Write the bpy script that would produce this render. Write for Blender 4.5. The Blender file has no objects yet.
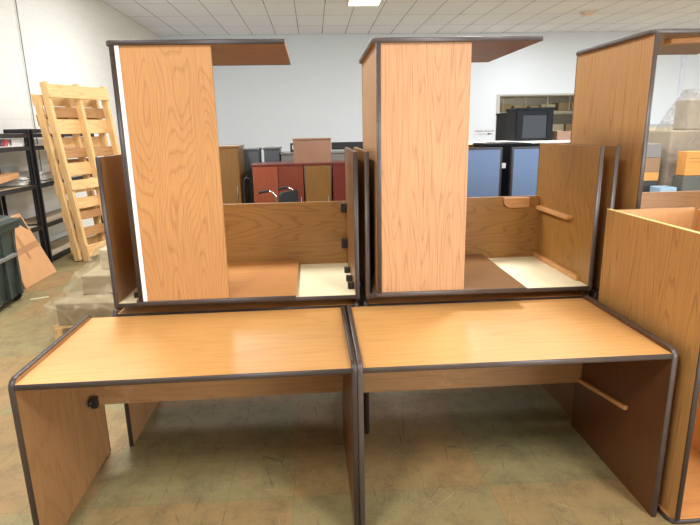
import bpy, math, random
from mathutils import Matrix, Vector
random.seed(7)
S = bpy.context.scene
COL = S.collection

# ------------------------------------------------------------------ camera
cd = bpy.data.cameras.new('camera'); cam = bpy.data.objects.new('camera', cd); COL.objects.link(cam)
cd.sensor_width = 36; cd.lens = 537.77/700*36; cd.clip_end = 100; cd.clip_start = .02
R_ = Vector((.99763, -.06613, -.01879)); U_ = Vector((.03404, .23768, .97075)); F_ = Vector((.05973, .96909, -.23937))
m3 = Matrix((R_, U_, -F_)).transposed()
cam.matrix_world = Matrix.Translation((0, 0, 1.579)) @ m3.to_4x4()
S.camera = cam

# ------------------------------------------------------------------ world, lights, exposure
w = bpy.data.worlds.new('world'); S.world = w; w.use_nodes = True
bg = w.node_tree.nodes['Background']; bg.inputs[0].default_value = (.80, .90, 1.0, 1); bg.inputs[1].default_value = .55
S.view_settings.view_transform = 'Standard'; S.view_settings.look = 'None'
S.view_settings.exposure = 0.09; S.view_settings.gamma = 1; S.view_settings.use_curve_mapping = False
CEIL = 4.06
def area(name, loc, sx, sy, power, color, rot=(0, 0, 0)):
    l = bpy.data.lights.new(name, 'AREA'); l.shape = 'RECTANGLE'; l.size = sx; l.size_y = sy
    l.energy = power; l.color = color
    o = bpy.data.objects.new(name, l); COL.objects.link(o); o.location = loc; o.rotation_euler = rot
    return o
WARM = (.97, .985, 1.0); COOL = (.86, .93, 1.0)
LIGHTS = [(-1.6, -.6), (2.2, -.6), (-1.6, 4.4), (2.2, 4.4), (-1.6, 9.4), (2.2, 9.4), (6.2, 1.8), (6.2, 6.6), (9.6, 10.6), (5.4, 13.2)]
for i, (x, y) in enumerate(LIGHTS):
    area('ceiling_lamp', (x, y, CEIL-.09), .6, 1.2, 150 if y < 9 else (130 if x < 5 else (60 if x < 9 else 300)), WARM)
# daylight of the dock door behind and to the right of the viewer, then an added fill lamp
area('dock_daylight', (5.5, -4.2, 2.0), 4.5, 3.2, 260, COOL, (math.radians(84), 0, math.radians(38)))
area('added_ceiling_fill', (5.7, -5.6, 1.3), 5.0, 2.4, 260, COOL, (math.radians(107), 0, math.radians(14)))  # unseen cool lamp aimed upward, added to brighten the ceiling
area('rack_hall_lamp', (7.0, 18.6, 3.9), 3.0, 2.0, 260, WARM)

# ------------------------------------------------------------------ materials
def lin(c):
    return tuple((v/12.92 if v <= .04045 else ((v+.055)/1.055)**2.4) for v in [k/255 for k in c])+(1,)
def mat(name):
    m = bpy.data.materials.new(name); m.use_nodes = True
    nt = m.node_tree; return m, nt, nt.nodes, nt.links, nt.nodes['Principled BSDF']
def N(n, t, **k):
    a = n.new(t)
    for q, v in k.items(): setattr(a, q, v)
    return a
def plain(name, c, rough=.5, metal=0, var=.06, scale=6, spec=.5, emit=0):
    m, nt, n, l, b = mat(name)
    tc = N(n, 'ShaderNodeTexCoord'); no = N(n, 'ShaderNodeTexNoise'); no.inputs['Scale'].default_value = scale; no.inputs['Detail'].default_value = 4
    l.new(tc.outputs['Object'], no.inputs['Vector'])
    mx = N(n, 'ShaderNodeMixRGB'); c = lin(c)
    mx.inputs[1].default_value = tuple(v*(1-var*2) for v in c[:3])+(1,)
    mx.inputs[2].default_value = tuple(min(1, v*(1+var*2)) for v in c[:3])+(1,)
    l.new(no.outputs['Fac'], mx.inputs[0]); l.new(mx.outputs[0], b.inputs['Base Color'])
    b.inputs['Roughness'].default_value = rough; b.inputs['Metallic'].default_value = metal; b.inputs['Specular IOR Level'].default_value = spec
    if emit:
        b.inputs['Emission Color'].default_value = c; b.inputs['Emission Strength'].default_value = emit
    return m
def wood(name, base, dark, ring=.35, rings=26, across=7.0, along=.75, rough=.42, pores=.3, scuff=0):
    m, nt, n, l, b = mat(name)
    uv = N(n, 'ShaderNodeUVMap'); oi = N(n, 'ShaderNodeObjectInfo')
    off = N(n, 'ShaderNodeVectorMath', operation='SCALE'); off.inputs[0].default_value = (37, 91, 13); l.new(oi.outputs['Random'], off.inputs['Scale'])
    add = N(n, 'ShaderNodeVectorMath', operation='ADD'); l.new(uv.outputs[0], add.inputs[0]); l.new(off.outputs[0], add.inputs[1])
    mp = N(n, 'ShaderNodeVectorMath', operation='MULTIPLY'); mp.inputs[1].default_value = (across, along, 1); l.new(add.outputs[0], mp.inputs[0])
    a = N(n, 'ShaderNodeTexNoise'); a.inputs['Scale'].default_value = .8; a.inputs['Detail'].default_value = 2; a.inputs['Roughness'].default_value = .36
    l.new(mp.outputs[0], a.inputs['Vector'])
    mu = N(n, 'ShaderNodeMath', operation='MULTIPLY'); mu.inputs[1].default_value = rings; l.new(a.outputs['Fac'], mu.inputs[0])
    fr = N(n, 'ShaderNodeMath', operation='FRACT'); l.new(mu.outputs[0], fr.inputs[0])
    cr = N(n, 'ShaderNodeValToRGB'); e = cr.color_ramp.elements
    e[0].position = 0; e[0].color = (1, 1, 1, 1); e[1].position = 1; e[1].color = (.0, .0, .0, 1)
    x = cr.color_ramp.elements.new(.28); x.color = (.12, .12, .12, 1)
    x = cr.color_ramp.elements.new(.93); x.color = (.3, .3, .3, 1); e = cr.color_ramp.elements; e[len(e)-1].color = (1, 1, 1, 1)
    l.new(fr.outputs[0], cr.inputs[0])
    mp2 = N(n, 'ShaderNodeVectorMath', operation='MULTIPLY'); mp2.inputs[1].default_value = (260, 5, 1); l.new(add.outputs[0], mp2.inputs[0])
    p = N(n, 'ShaderNodeTexNoise'); p.inputs['Scale'].default_value = 1; p.inputs['Detail'].default_value = 3; l.new(mp2.outputs[0], p.inputs['Vector'])
    pr = N(n, 'ShaderNodeMapRange'); pr.inputs[1].default_value = .42; pr.inputs[2].default_value = .72; l.new(p.outputs['Fac'], pr.inputs[0])
    mm = N(n, 'ShaderNodeMath', operation='MULTIPLY'); mm.inputs[1].default_value = ring; l.new(cr.outputs[0], mm.inputs[0])
    pm = N(n, 'ShaderNodeMath', operation='MULTIPLY_ADD'); pm.inputs[1].default_value = pores; l.new(pr.outputs[0], pm.inputs[0]); l.new(mm.outputs[0], pm.inputs[2])
    pm.use_clamp = True
    mx = N(n, 'ShaderNodeMixRGB'); mx.inputs[1].default_value = lin(base); mx.inputs[2].default_value = lin(dark); l.new(pm.outputs[0], mx.inputs[0])
    out = mx
    big = N(n, 'ShaderNodeTexNoise'); big.inputs['Scale'].default_value = 1.6; big.inputs['Detail'].default_value = 2; l.new(add.outputs[0], big.inputs['Vector'])
    hs = N(n, 'ShaderNodeHueSaturation'); vr = N(n, 'ShaderNodeMapRange'); vr.inputs[1].default_value = .3; vr.inputs[2].default_value = .7; vr.inputs[3].default_value = .93; vr.inputs[4].default_value = 1.07
    l.new(big.outputs['Fac'], vr.inputs[0]); l.new(vr.outputs[0], hs.inputs['Value']); l.new(out.outputs[0], hs.inputs['Color'])
    res = hs.outputs[0]
    if scuff:
        sn = N(n, 'ShaderNodeTexNoise'); sn.inputs['Scale'].default_value = 3; sn.inputs['Detail'].default_value = 8; sn.inputs['Roughness'].default_value = .75
        l.new(add.outputs[0], sn.inputs['Vector'])
        sr = N(n, 'ShaderNodeMapRange'); sr.inputs[1].default_value = .58; sr.inputs[2].default_value = .75; sr.inputs[4].default_value = scuff; l.new(sn.outputs['Fac'], sr.inputs[0])
        sm = N(n, 'ShaderNodeMixRGB'); sm.inputs[2].default_value = lin((222, 196, 160)); l.new(sr.outputs[0], sm.inputs[0]); l.new(res, sm.inputs[1]); res = sm.outputs[0]
    l.new(res, b.inputs['Base Color']); b.inputs['Roughness'].default_value = rough
    return m

W_TOP = wood('honey_oak_laminate', (212, 158, 92), (178, 122, 62), ring=.22, rings=16, across=5, along=.5, pores=.5, rough=.45)
W_SIDE = wood('red_oak_laminate', (190, 136, 80), (140, 88, 48), ring=.42, rings=40, across=6, along=.9, pores=.35, rough=.5)
W_SIDE2 = wood('pink_oak_laminate', (198, 148, 102), (152, 100, 62), ring=.42, rings=36, across=8, along=.55, pores=.45, rough=.5)
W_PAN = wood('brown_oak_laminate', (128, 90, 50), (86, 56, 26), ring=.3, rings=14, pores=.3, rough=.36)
W_GOLD = wood('golden_oak_laminate', (160, 114, 56), (108, 70, 30), ring=.5, rings=34, across=6, along=.9, pores=.3, rough=.42)
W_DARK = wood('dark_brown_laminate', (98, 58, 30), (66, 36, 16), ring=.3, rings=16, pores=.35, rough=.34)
W_FACE = wood('faded_tan_laminate', (176, 132, 88), (146, 104, 66), ring=.2, rings=12, pores=.3, rough=.5)
W_END = wood('worn_oak_end_panel', (168, 122, 76), (122, 82, 46), ring=.3, rings=16, pores=.45, rough=.5, scuff=.35)
W_TAN = wood('tan_oak_laminate', (188, 138, 78), (140, 92, 48), ring=.6, rings=26, across=8, along=.5, pores=.3, rough=.5)
W_ORG = wood('orange_oak_laminate', (196, 138, 82), (158, 102, 54), ring=.3, rings=10, across=6, along=.4, pores=.3, rough=.4)
W_CLEAT = wood('pale_hardwood_cleat', (205, 150, 96), (170, 112, 64), ring=.15, pores=.3)
W_PINE = wood('pallet_pine', (236, 196, 136), (190, 138, 78), ring=.4, rings=9, across=10, along=1.2, pores=.4, rough=.75)
W_PINE2 = wood('old_pallet_board', (190, 142, 92), (130, 88, 50), ring=.4, rings=9, across=10, along=1.2, pores=.4, rough=.8)
TRIM = plain('brown_vinyl_edge', (56, 44, 38), .42, var=.05)
TRIML = plain('scuffed_grey_edge', (78, 66, 60), .36, var=.15, scale=20)
CREAM = plain('cream_backer', (240, 228, 190), .55, var=.05, scale=3)
WHITE = plain('white_strip', (240, 240, 236), .5, var=.02)
RAW = plain('raw_particleboard', (246, 214, 140), .8, var=.12, scale=80)
BLACKM = plain('black_bracket_metal', (26, 24, 26), .4, var=.1)
STEEL = plain('zinc_screw', (190, 190, 190), .3, 1)
BLACK = plain('black_powder_coat', (28, 27, 30), .5, var=.1)
SHELFB = plain('particle_shelf', (196, 178, 150), .8, var=.08, scale=20)
CARD = plain('cardboard', (196, 146, 98), .85, var=.05, scale=8)
CARDD = plain('brown_tape', (166, 118, 76), .5, var=.06)
BIN = plain('dark_green_plastic', (52, 62, 56), .5, var=.08)
PAPER = plain('white_paper', (228, 226, 220), .7, var=.05, scale=12)
REDW = wood('mahogany_laminate', (132, 66, 42), (106, 44, 26), ring=.3, rings=8, pores=.2, rough=.3)
REDD = wood('dark_red_laminate', (96, 36, 28), (70, 22, 16), ring=.2, rings=8, pores=.2, rough=.3)
REDM = wood('red_brown_laminate', (108, 50, 32), (82, 34, 20), ring=.3, rings=8, pores=.2, rough=.3)
ROSE = wood('rosewood_laminate', (136, 100, 78), (110, 78, 60), ring=.25, rings=8, pores=.2, rough=.4)
OLIVE = wood('olive_walnut_laminate', (116, 80, 36), (82, 54, 22), ring=.3, rings=8, pores=.3, rough=.35)
GREYC = plain('charcoal_laminate', (74, 78, 80), .5, var=.05)
GREYT = plain('grey_worktop', (120, 118, 112), .4, var=.05)
CHROME = plain('chrome', (215, 215, 218), .15, 1, var=.01)
FABB = plain('black_upholstery', (30, 34, 36), .8, var=.1, scale=30)
BLACKL = plain('black_laminate', (7, 7, 9), .5, var=.05, spec=.15)
TVB = plain('black_gloss_lacquer', (10, 11, 16), .5, var=.05, spec=.2)
LEDGE = plain('white_laminate', (222, 218, 206), .5, var=.03)
GREENR = plain('green_rack_paint', (110, 150, 138), .5, var=.06)
BEIGE = plain('beige_rack_beam', (196, 184, 156), .6, var=.06)
FROST = plain('frosted_diffuser', (255, 250, 240), .5, var=0, emit=6)
LIGHTBLUE = plain('light_blue_plastic', (150, 176, 196), .5)
TAPE = plain('masking_tape', (224, 214, 186), .7)
DARKTOP = plain('dark_band', (40, 46, 44), .6)

def cloth_blue():
    m, nt, n, l, b = mat('blue_grey_weave')
    uv = N(n, 'ShaderNodeUVMap')
    c = N(n, 'ShaderNodeTexNoise'); c.inputs['Scale'].default_value = 90; c.inputs['Detail'].default_value = 2; l.new(uv.outputs[0], c.inputs['Vector'])
    mx = N(n, 'ShaderNodeMixRGB'); mx.inputs[1].default_value = lin((84, 106, 142)); mx.inputs[2].default_value = lin((112, 134, 168)); l.new(c.outputs['Fac'], mx.inputs[0])
    l.new(mx.outputs[0], b.inputs['Base Color']); b.inputs['Roughness'].default_value = .85
    return m
BLUEF = cloth_blue()

def glassy():
    m, nt, n, l, b = mat('smoked_glass')
    b.inputs['Base Color'].default_value = lin((8, 9, 11)); b.inputs['Roughness'].default_value = .08; b.inputs['Specular IOR Level'].default_value = .12
    return m
GLASS = glassy()

def film():
    m, nt, n, l, b = mat('stretch_film')
    tc = N(n, 'ShaderNodeTexCoord'); no = N(n, 'ShaderNodeTexNoise'); no.inputs['Scale'].default_value = 5; no.inputs['Detail'].default_value = 6; no.inputs['Distortion'].default_value = 2.5
    l.new(tc.outputs['Object'], no.inputs['Vector'])
    mr = N(n, 'ShaderNodeMapRange'); mr.inputs[1].default_value = .35; mr.inputs[2].default_value = .75; mr.inputs[3].default_value = .04; mr.inputs[4].default_value = .55
    l.new(no.outputs['Fac'], mr.inputs[0]); l.new(mr.outputs[0], b.inputs['Alpha'])
    b.inputs['Base Color'].default_value = lin((186, 172, 142)); b.inputs['Roughness'].default_value = .25
    bp = N(n, 'ShaderNodeBump'); bp.inputs['Strength'].default_value = .7; bp.inputs['Distance'].default_value = .03
    l.new(no.outputs['Fac'], bp.inputs['Height']); l.new(bp.outputs[0], b.inputs['Normal'])
    return m
FILM = film()
def film2():
    m = FILM.copy(); m.name = 'grey_stretch_film'
    b = m.node_tree.nodes['Principled BSDF']; b.inputs['Base Color'].default_value = lin((150, 140, 126)); return m
FILMG = film2()

def floor_mat():
    m, nt, n, l, b = mat('worn_vinyl_tiles')
    tc = N(n, 'ShaderNodeTexCoord'); g = N(n, 'ShaderNodeNewGeometry')
    pos = g.outputs['Position']
    sub = N(n, 'ShaderNodeVectorMath', operation='ADD'); sub.inputs[1].default_value = (.14, -2.09, 0)
    wn = N(n, 'ShaderNodeTexNoise'); wn.inputs['Scale'].default_value = 14; wn.inputs['Detail'].default_value = 3
    l.new(pos, wn.inputs['Vector'])
    ws = N(n, 'ShaderNodeVectorMath', operation='SCALE'); ws.inputs['Scale'].default_value = .018; l.new(wn.outputs['Color'], ws.inputs[0])
    l.new(pos, sub.inputs[0])
    sub2 = N(n, 'ShaderNodeVectorMath', operation='ADD'); l.new(sub.outputs[0], sub2.inputs[0]); l.new(ws.outputs[0], sub2.inputs[1])
    ck = N(n, 'ShaderNodeTexChecker'); ck.inputs['Scale'].default_value = 1/.88
    ck.inputs[1].default_value = (1, 1, 1, 1); ck.inputs[2].default_value = (0, 0, 0, 1)
    sx = N(n, 'ShaderNodeVectorMath', operation='MULTIPLY'); sx.inputs[1].default_value = (1, 1, 0); l.new(sub2.outputs[0], sx.inputs[0])
    sz = N(n, 'ShaderNodeVectorMath', operation='ADD'); sz.inputs[1].default_value = (0, 0, .3); l.new(sx.outputs[0], sz.inputs[0])
    l.new(sz.outputs[0], ck.inputs['Vector'])
    # blotches
    bn = N(n, 'ShaderNodeTexNoise'); bn.inputs['Scale'].default_value = 1.3; bn.inputs['Detail'].default_value = 8; bn.inputs['Roughness'].default_value = .65; l.new(pos, bn.inputs['Vector'])
    fac = N(n, 'ShaderNodeMath', operation='MULTIPLY_ADD'); fac.inputs[1].default_value = .5; l.new(ck.outputs['Fac'], fac.inputs[0])
    br = N(n, 'ShaderNodeMapRange'); br.inputs[1].default_value = .35; br.inputs[2].default_value = .65; br.inputs[3].default_value = 0; br.inputs[4].default_value = .5; l.new(bn.outputs['Fac'], br.inputs[0])
    l.new(br.outputs[0], fac.inputs[2])
    mx = N(n, 'ShaderNodeMixRGB'); mx.inputs[1].default_value = lin((152, 119, 74)); mx.inputs[2].default_value = lin((134, 126, 86)); l.new(fac.outputs[0], mx.inputs[0])
    # dirt speckle
    dn = N(n, 'ShaderNodeTexNoise'); dn.inputs['Scale'].default_value = 6; dn.inputs['Detail'].default_value = 9; dn.inputs['Roughness'].default_value = .8; l.new(pos, dn.inputs['Vector'])
    dr = N(n, 'ShaderNodeMapRange'); dr.inputs[1].default_value = .45; dr.inputs[2].default_value = .72; dr.inputs[4].default_value = .8; l.new(dn.outputs['Fac'], dr.inputs[0])
    m2 = N(n, 'ShaderNodeMixRGB'); m2.inputs[2].default_value = lin((96, 80, 54)); l.new(dr.outputs[0], m2.inputs[0]); l.new(mx.outputs[0], m2.inputs[1])
    last = m2.outputs[0]
    # light fine grit
    gn = N(n, 'ShaderNodeTexNoise'); gn.inputs['Scale'].default_value = 110; gn.inputs['Detail'].default_value = 3; l.new(pos, gn.inputs['Vector'])
    gr = N(n, 'ShaderNodeMapRange'); gr.inputs[1].default_value = .6; gr.inputs[2].default_value = .78; gr.inputs[4].default_value = .5; l.new(gn.outputs['Fac'], gr.inputs[0])
    m4 = N(n, 'ShaderNodeMixRGB'); m4.inputs[2].default_value = lin((165, 150, 112)); l.new(gr.outputs[0], m4.inputs[0]); l.new(last, m4.inputs[1]); last = m4.outputs[0]
    # scratches: long thin cell borders of stretched, turned Voronoi patterns, broken up by noise
    for ang, sc, colr, st, wd in ((35, 1.7, (78, 70, 52), .7, .004), (-28, 2.3, (176, 164, 128), .4, .003), (80, 1.5, (74, 64, 46), .65, .004), (12, 2.9, (88, 76, 54), .6, .004), (-60, 2.1, (86, 76, 54), .6, .004), (55, 3.4, (176, 164, 128), .3, .003)):
        mp = N(n, 'ShaderNodeMapping'); mp.inputs['Rotation'].default_value = (0, 0, math.radians(ang)); mp.inputs['Scale'].default_value = (sc*1.6, sc*.5, 1)
        mp.inputs['Location'].default_value = (ang*.37, sc*5, 0)
        l.new(pos, mp.inputs['Vector'])
        sn = N(n, 'ShaderNodeTexVoronoi', feature='DISTANCE_TO_EDGE'); sn.voronoi_dimensions = '2D'; sn.inputs['Scale'].default_value = 1.6; l.new(mp.outputs[0], sn.inputs['Vector'])
        r = N(n, 'ShaderNodeMapRange'); r.inputs[1].default_value = wd; r.inputs[2].default_value = wd*3; r.inputs[3].default_value = st; r.inputs[4].default_value = 0; l.new(sn.outputs['Distance'], r.inputs[0])
        bk = N(n, 'ShaderNodeTexNoise'); bk.inputs['Scale'].default_value = 4+sc; bk.inputs['Detail'].default_value = 3; l.new(pos, bk.inputs['Vector'])
        bkr = N(n, 'ShaderNodeMapRange'); bkr.inputs[1].default_value = .53; bkr.inputs[2].default_value = .66; l.new(bk.outputs['Fac'], bkr.inputs[0])
        mm = N(n, 'ShaderNodeMath', operation='MULTIPLY'); l.new(r.outputs[0], mm.inputs[0]); l.new(bkr.outputs[0], mm.inputs[1])
        m5 = N(n, 'ShaderNodeMixRGB'); m5.inputs[2].default_value = lin(colr); l.new(mm.outputs[0], m5.inputs[0]); l.new(last, m5.inputs[1]); last = m5.outputs[0]
    # tile joints
    bt = N(n, 'ShaderNodeTexBrick'); bt.offset = 0; bt.inputs['Scale'].default_value = 1; bt.inputs['Brick Width'].default_value = .2933; bt.inputs['Row Height'].default_value = .2933
    bt.inputs['Mortar Size'].default_value = .0022; bt.inputs['Mortar Smooth'].default_value = .3
    l.new(sub.outputs[0], bt.inputs['Vector'])
    jm = N(n, 'ShaderNodeMath', operation='MULTIPLY'); jm.inputs[1].default_value = .3; l.new(bt.outputs['Fac'], jm.inputs[0])
    m6 = N(n, 'ShaderNodeMixRGB'); m6.inputs[2].default_value = lin((84, 74, 56)); l.new(jm.outputs[0], m6.inputs[0]); l.new(last, m6.inputs[1])
    l.new(m6.outputs[0], b.inputs['Base Color'])
    rr = N(n, 'ShaderNodeMapRange'); rr.inputs[3].default_value = .5; rr.inputs[4].default_value = .8; l.new(bn.outputs['Fac'], rr.inputs[0]); l.new(rr.outputs[0], b.inputs['Roughness'])
    return m
def ceil_mat():
    m, nt, n, l, b = mat('suspended_ceiling_tiles')
    g = N(n, 'ShaderNodeNewGeometry')
    sub = N(n, 'ShaderNodeVectorMath', operation='ADD'); sub.inputs[1].default_value = (3.95, -15.35, 0); l.new(g.outputs['Position'], sub.inputs[0])
    bt = N(n, 'ShaderNodeTexBrick'); bt.offset = 0; bt.inputs['Scale'].default_value = 1; bt.inputs['Brick Width'].default_value = .61; bt.inputs['Row Height'].default_value = 1.22
    bt.inputs['Mortar Size'].default_value = .009; bt.inputs['Mortar Smooth'].default_value = .2
    bt.inputs['Color1'].default_value = lin((246, 248, 255)); bt.inputs['Color2'].default_value = lin((240, 243, 252)); bt.inputs['Mortar'].default_value = lin((150, 150, 156))
    l.new(sub.outputs[0], bt.inputs['Vector'])
    no = N(n, 'ShaderNodeTexNoise'); no.inputs['Scale'].default_value = .9; no.inputs['Detail'].default_value = 2; l.new(sub.outputs[0], no.inputs['Vector'])
    dm = N(n, 'ShaderNodeMapRange'); dm.inputs[1].default_value = .55; dm.inputs[2].default_value = .62; l.new(no.outputs['Fac'], dm.inputs[0])
    mu = N(n, 'ShaderNodeMath', operation='MULTIPLY'); l.new(dm.outputs[0], mu.inputs[0]); l.new(bt.outputs['Fac'], mu.inputs[1])
    mx = N(n, 'ShaderNodeMixRGB'); mx.inputs[2].default_value = lin((70, 66, 62)); l.new(mu.outputs[0], mx.inputs[0]); l.new(bt.outputs['Color'], mx.inputs[1])
    l.new(mx.outputs[0], b.inputs['Base Color']); b.inputs['Roughness'].default_value = .9
    return m
def block_wall(name, c):
    m, nt, n, l, b = mat(name)
    g = N(n, 'ShaderNodeNewGeometry'); sp = N(n, 'ShaderNodeSeparateXYZ'); l.new(g.outputs['Position'], sp.inputs[0])
    cb = N(n, 'ShaderNodeCombineXYZ'); l.new(sp.outputs['Y'], cb.inputs[0]); l.new(sp.outputs['Z'], cb.inputs[1])
    bt = N(n, 'ShaderNodeTexBrick'); bt.inputs['Scale'].default_value = 1; bt.inputs['Brick Width'].default_value = .4; bt.inputs['Row Height'].default_value = .2
    bt.inputs['Mortar Size'].default_value = .006; bt.inputs['Mortar Smooth'].default_value = .6
    l.new(cb.outputs[0], bt.inputs['Vector'])
    bt.inputs['Color1'].default_value = lin(c); bt.inputs['Color2'].default_value = lin(tuple(v-2 for v in c)); bt.inputs['Mortar'].default_value = lin(tuple(v-12 for v in c))
    l.new(bt.outputs['Color'], b.inputs['Base Color']); b.inputs['Roughness'].default_value = .7
    return m
FLOOR = floor_mat(); CEILM = ceil_mat(); WALLB = plain('painted_back_wall', (226, 233, 240), .8, var=.01, scale=1); WALLL = block_wall('painted_block_wall', (234, 233, 226))

# ------------------------------------------------------------------ mesh helpers
class MB:
    def __init__(s, M=None): s.v = []; s.f = []; s.uv = []; s.mi = []; s.M = M or Matrix.Identity(4); s.sm = []
    def face(s, pts, uvs, mi=0, smooth=False):
        b = len(s.v); s.v += [tuple(s.M @ Vector(p)) for p in pts]; s.f.append(tuple(range(b, b+len(pts)))); s.uv += list(uvs); s.mi.append(mi); s.sm.append(smooth)
    def prism(s, poly, O, ex, ey, t, grain='y', mi=0, side_mi=None):
        """polygon in the (ex,ey) plane at O, thickened t along ex x ey"""
        O, ex, ey = Vector(O), Vector(ex), Vector(ey); en = ex.cross(ey).normalized()
        P = [O+ex*a+ey*b for a, b in poly]; Q = [p+en*t for p in P]
        uv = [(a, b) if grain == 'y' else (b, a) for a, b in poly]
        ar = sum(poly[i][0]*poly[(i+1) % len(poly)][1]-poly[(i+1) % len(poly)][0]*poly[i][1] for i in range(len(poly)))
        n = len(P)
        if ar < 0: P.reverse(); Q.reverse(); uv.reverse()
        s.face(list(reversed(P)), list(reversed(uv)), mi); s.face(Q, uv, mi)
        sm = mi if side_mi is None else side_mi
        for i in range(n):
            j = (i+1) % n; a, b = uv[i], uv[j]
            s.face([P[i], P[j], Q[j], Q[i]], [a, b, (b[0]+t, b[1]+t*.1), (a[0]+t, a[1]+t*.1)], sm)
    def box(s, a, b, grain='auto', mi=0):
        a = [min(p, q) for p, q in zip(a, b)] if True else a
        (x0, y0, z0) = a
        return s._box(a, b, grain, mi)
    def _box(s, a, b, grain, mi):
        x0, y0, z0 = a; x1, y1, z1 = [max(p, q) for p, q in zip(a, b)]
        d = (x1-x0, y1-y0, z1-z0); g = d.index(max(d)) if grain == 'auto' else 'xyz'.index(grain)
        V = [(x, y, z) for z in (z0, z1) for y in (y0, y1) for x in (x0, x1)]
        for f in ((0, 2, 3, 1), (4, 5, 7, 6), (0, 1, 5, 4), (2, 6, 7, 3), (1, 3, 7, 5), (0, 4, 6, 2)):
            pts = [V[i] for i in f]; rng = [max(p[k] for p in pts)-min(p[k] for p in pts) for k in range(3)]
            ax = [k for k in range(3) if rng[k] > 1e-9]
            if len(ax) < 2: ax = [k for k in range(3)][:2]
            if g in ax: u = [k for k in ax if k != g][0]; vv = g
            else: u, vv = ax
            s.face(pts, [(p[u]+(0 if g in ax else p[g]), p[vv]) for p in pts], mi)
    def sweep(s, path, O, ex, ey, t, closed=False, bulge=.0035, inset=.003, side=1, mi=0, k=6):
        """rounded edge band along a 2D path (outward on the right of travel when side=1); t = panel thickness along ex x ey"""
        O, ex, ey = Vector(O), Vector(ex), Vector(ey); en = ex.cross(ey).normalized(); n = len(path)
        prof = [(-inset, -.0015), (bulge*.1, -.0015)]+[(bulge*math.cos(a), t/2+(t/2+.0015)*math.sin(a)) for a in [math.radians(-70+140*i/k) for i in range(k+1)]]+[(bulge*.1, t+.0015), (-inset, t+.0015)]
        rows = []; acc = 0; L = []
        for i in range(n):
            p = Vector(path[i])
            pa = Vector(path[i-1]) if (i > 0 or closed) else None; pb = Vector(path[(i+1) % n]) if (i < n-1 or closed) else None
            ns = []
            for q0, q1 in ((pa, p), (p, pb)):
                if q0 is None or q1 is None: continue
                d = (q1-q0)
                if d.length < 1e-7: continue
                d.normalize(); ns.append(Vector((d.y, -d.x))*side)
            nn = ns[0] if len(ns) == 1 else (ns[0]+ns[1])/max(.3, 1+ns[0].dot(ns[1]))
            if i: acc += (p-Vector(path[i-1])).length
            L.append(acc)
            rows.append([O+ex*(p.x+nn.x*o)+ey*(p.y+nn.y*o)+en*z for o, z in prof])
        m = len(prof)
        for i in range(n if closed else n-1):
            j = (i+1) % n
            for a in range(m):
                b = (a+1) % m
                q = [rows[i][a], rows[j][a], rows[j][b], rows[i][b]]
                if side < 0: q.reverse()
                s.face(q, [(0, L[i]), (0, L[j]), (.01, L[j]), (.01, L[i])], mi, smooth=(1 <= a < m-2))
        if not closed:
            s.face(rows[0] if side < 0 else list(reversed(rows[0])), [(0, 0)]*m, mi); s.face(rows[-1] if side > 0 else list(reversed(rows[-1])), [(0, 0)]*m, mi)
    def tube(s, pts, r, k=10, mi=0, caps=True):
        pts = [Vector(p) for p in pts]; rings = []; up = None
        for i, p in enumerate(pts):
            d = (pts[min(i+1, len(pts)-1)]-pts[max(i-1, 0)]).normalized()
            if up is None: up = Vector((0, 0, 1)) if abs(d.z) < .9 else Vector((1, 0, 0))
            a = d.cross(up).normalized(); b = a.cross(d).normalized(); up = b
            rr = r[i] if isinstance(r, (list, tuple)) else r
            rings.append([p+a*math.cos(2*math.pi*j/k)*rr+b*math.sin(2*math.pi*j/k)*rr for j in range(k)])
        for i in range(len(rings)-1):
            for j in range(k):
                q = (j+1) % k; s.face([rings[i][q], rings[i][j], rings[i+1][j], rings[i+1][q]][::-1], [(j/k, i), (q/k, i), (q/k, i+1), (j/k, i+1)], mi, True)
        if caps: s.face(rings[0], [(0, 0)]*k, mi); s.face(rings[-1][::-1], [(0, 0)]*k, mi)
    def build(s, name, mats, parent=None, bevel=0, merge=True, **k):
        me = bpy.data.meshes.new(name); me.from_pydata(s.v, [], s.f)
        uvl = me.uv_layers.new(name='UVMap')
        for i, c in enumerate(s.uv): uvl.data[i].uv = c
        if not isinstance(mats, (list, tuple)): mats = [mats]
        for m in mats: me.materials.append(m)
        for p, mi, sm in zip(me.polygons, s.mi, s.sm): p.material_index = mi; p.use_smooth = sm
        import bmesh
        bm = bmesh.new(); bm.from_mesh(me)
        bmesh.ops.remove_doubles(bm, verts=bm.verts, dist=1e-5); bmesh.ops.recalc_face_normals(bm, faces=bm.faces)
        bm.to_mesh(me); bm.free()
        o = bpy.data.objects.new(name, me); COL.objects.link(o)
        if parent: o.parent = parent
        if bevel:
            b = o.modifiers.new('bevel', 'BEVEL'); b.width = bevel; b.segments = 2; b.limit_method = 'ANGLE'
        for q, v in k.items(): o[q] = v
        return o
def thing(name, label, cat, loc=(0, 0, 0), rz=0, group=None):
    o = bpy.data.objects.new(name, None); COL.objects.link(o); o.location = loc; o.rotation_euler = (0, 0, rz); o.empty_display_size = .1
    o['label'] = label; o['category'] = cat
    if group: o['group'] = group
    return o
def tag(o, label, cat, group=None, loc=None):
    o['label'] = label; o['category'] = cat
    if group: o['group'] = group
    if loc: o.location = loc
    return o
def struct(name, mb, m, **k):
    o = mb.build(name, m); o['kind'] = 'structure'; return o
def rounded(pts, rad, seg=6):
    """polyline with rounded interior corners; rad = dict index->radius"""
    out = []
    for i, p in enumerate(pts):
        r = rad.get(i, 0); p = Vector(p)
        if not r: out.append(tuple(p)); continue
        a = (Vector(pts[i-1])-p).normalized(); b = (Vector(pts[(i+1) % len(pts)])-p).normalized()
        c = p+(a+b)*r
        for k in range(seg+1):
            t = k/seg*math.pi/2
            out.append(tuple(c-b*r*math.cos(t)-a*r*math.sin(t)))
    return out

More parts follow.
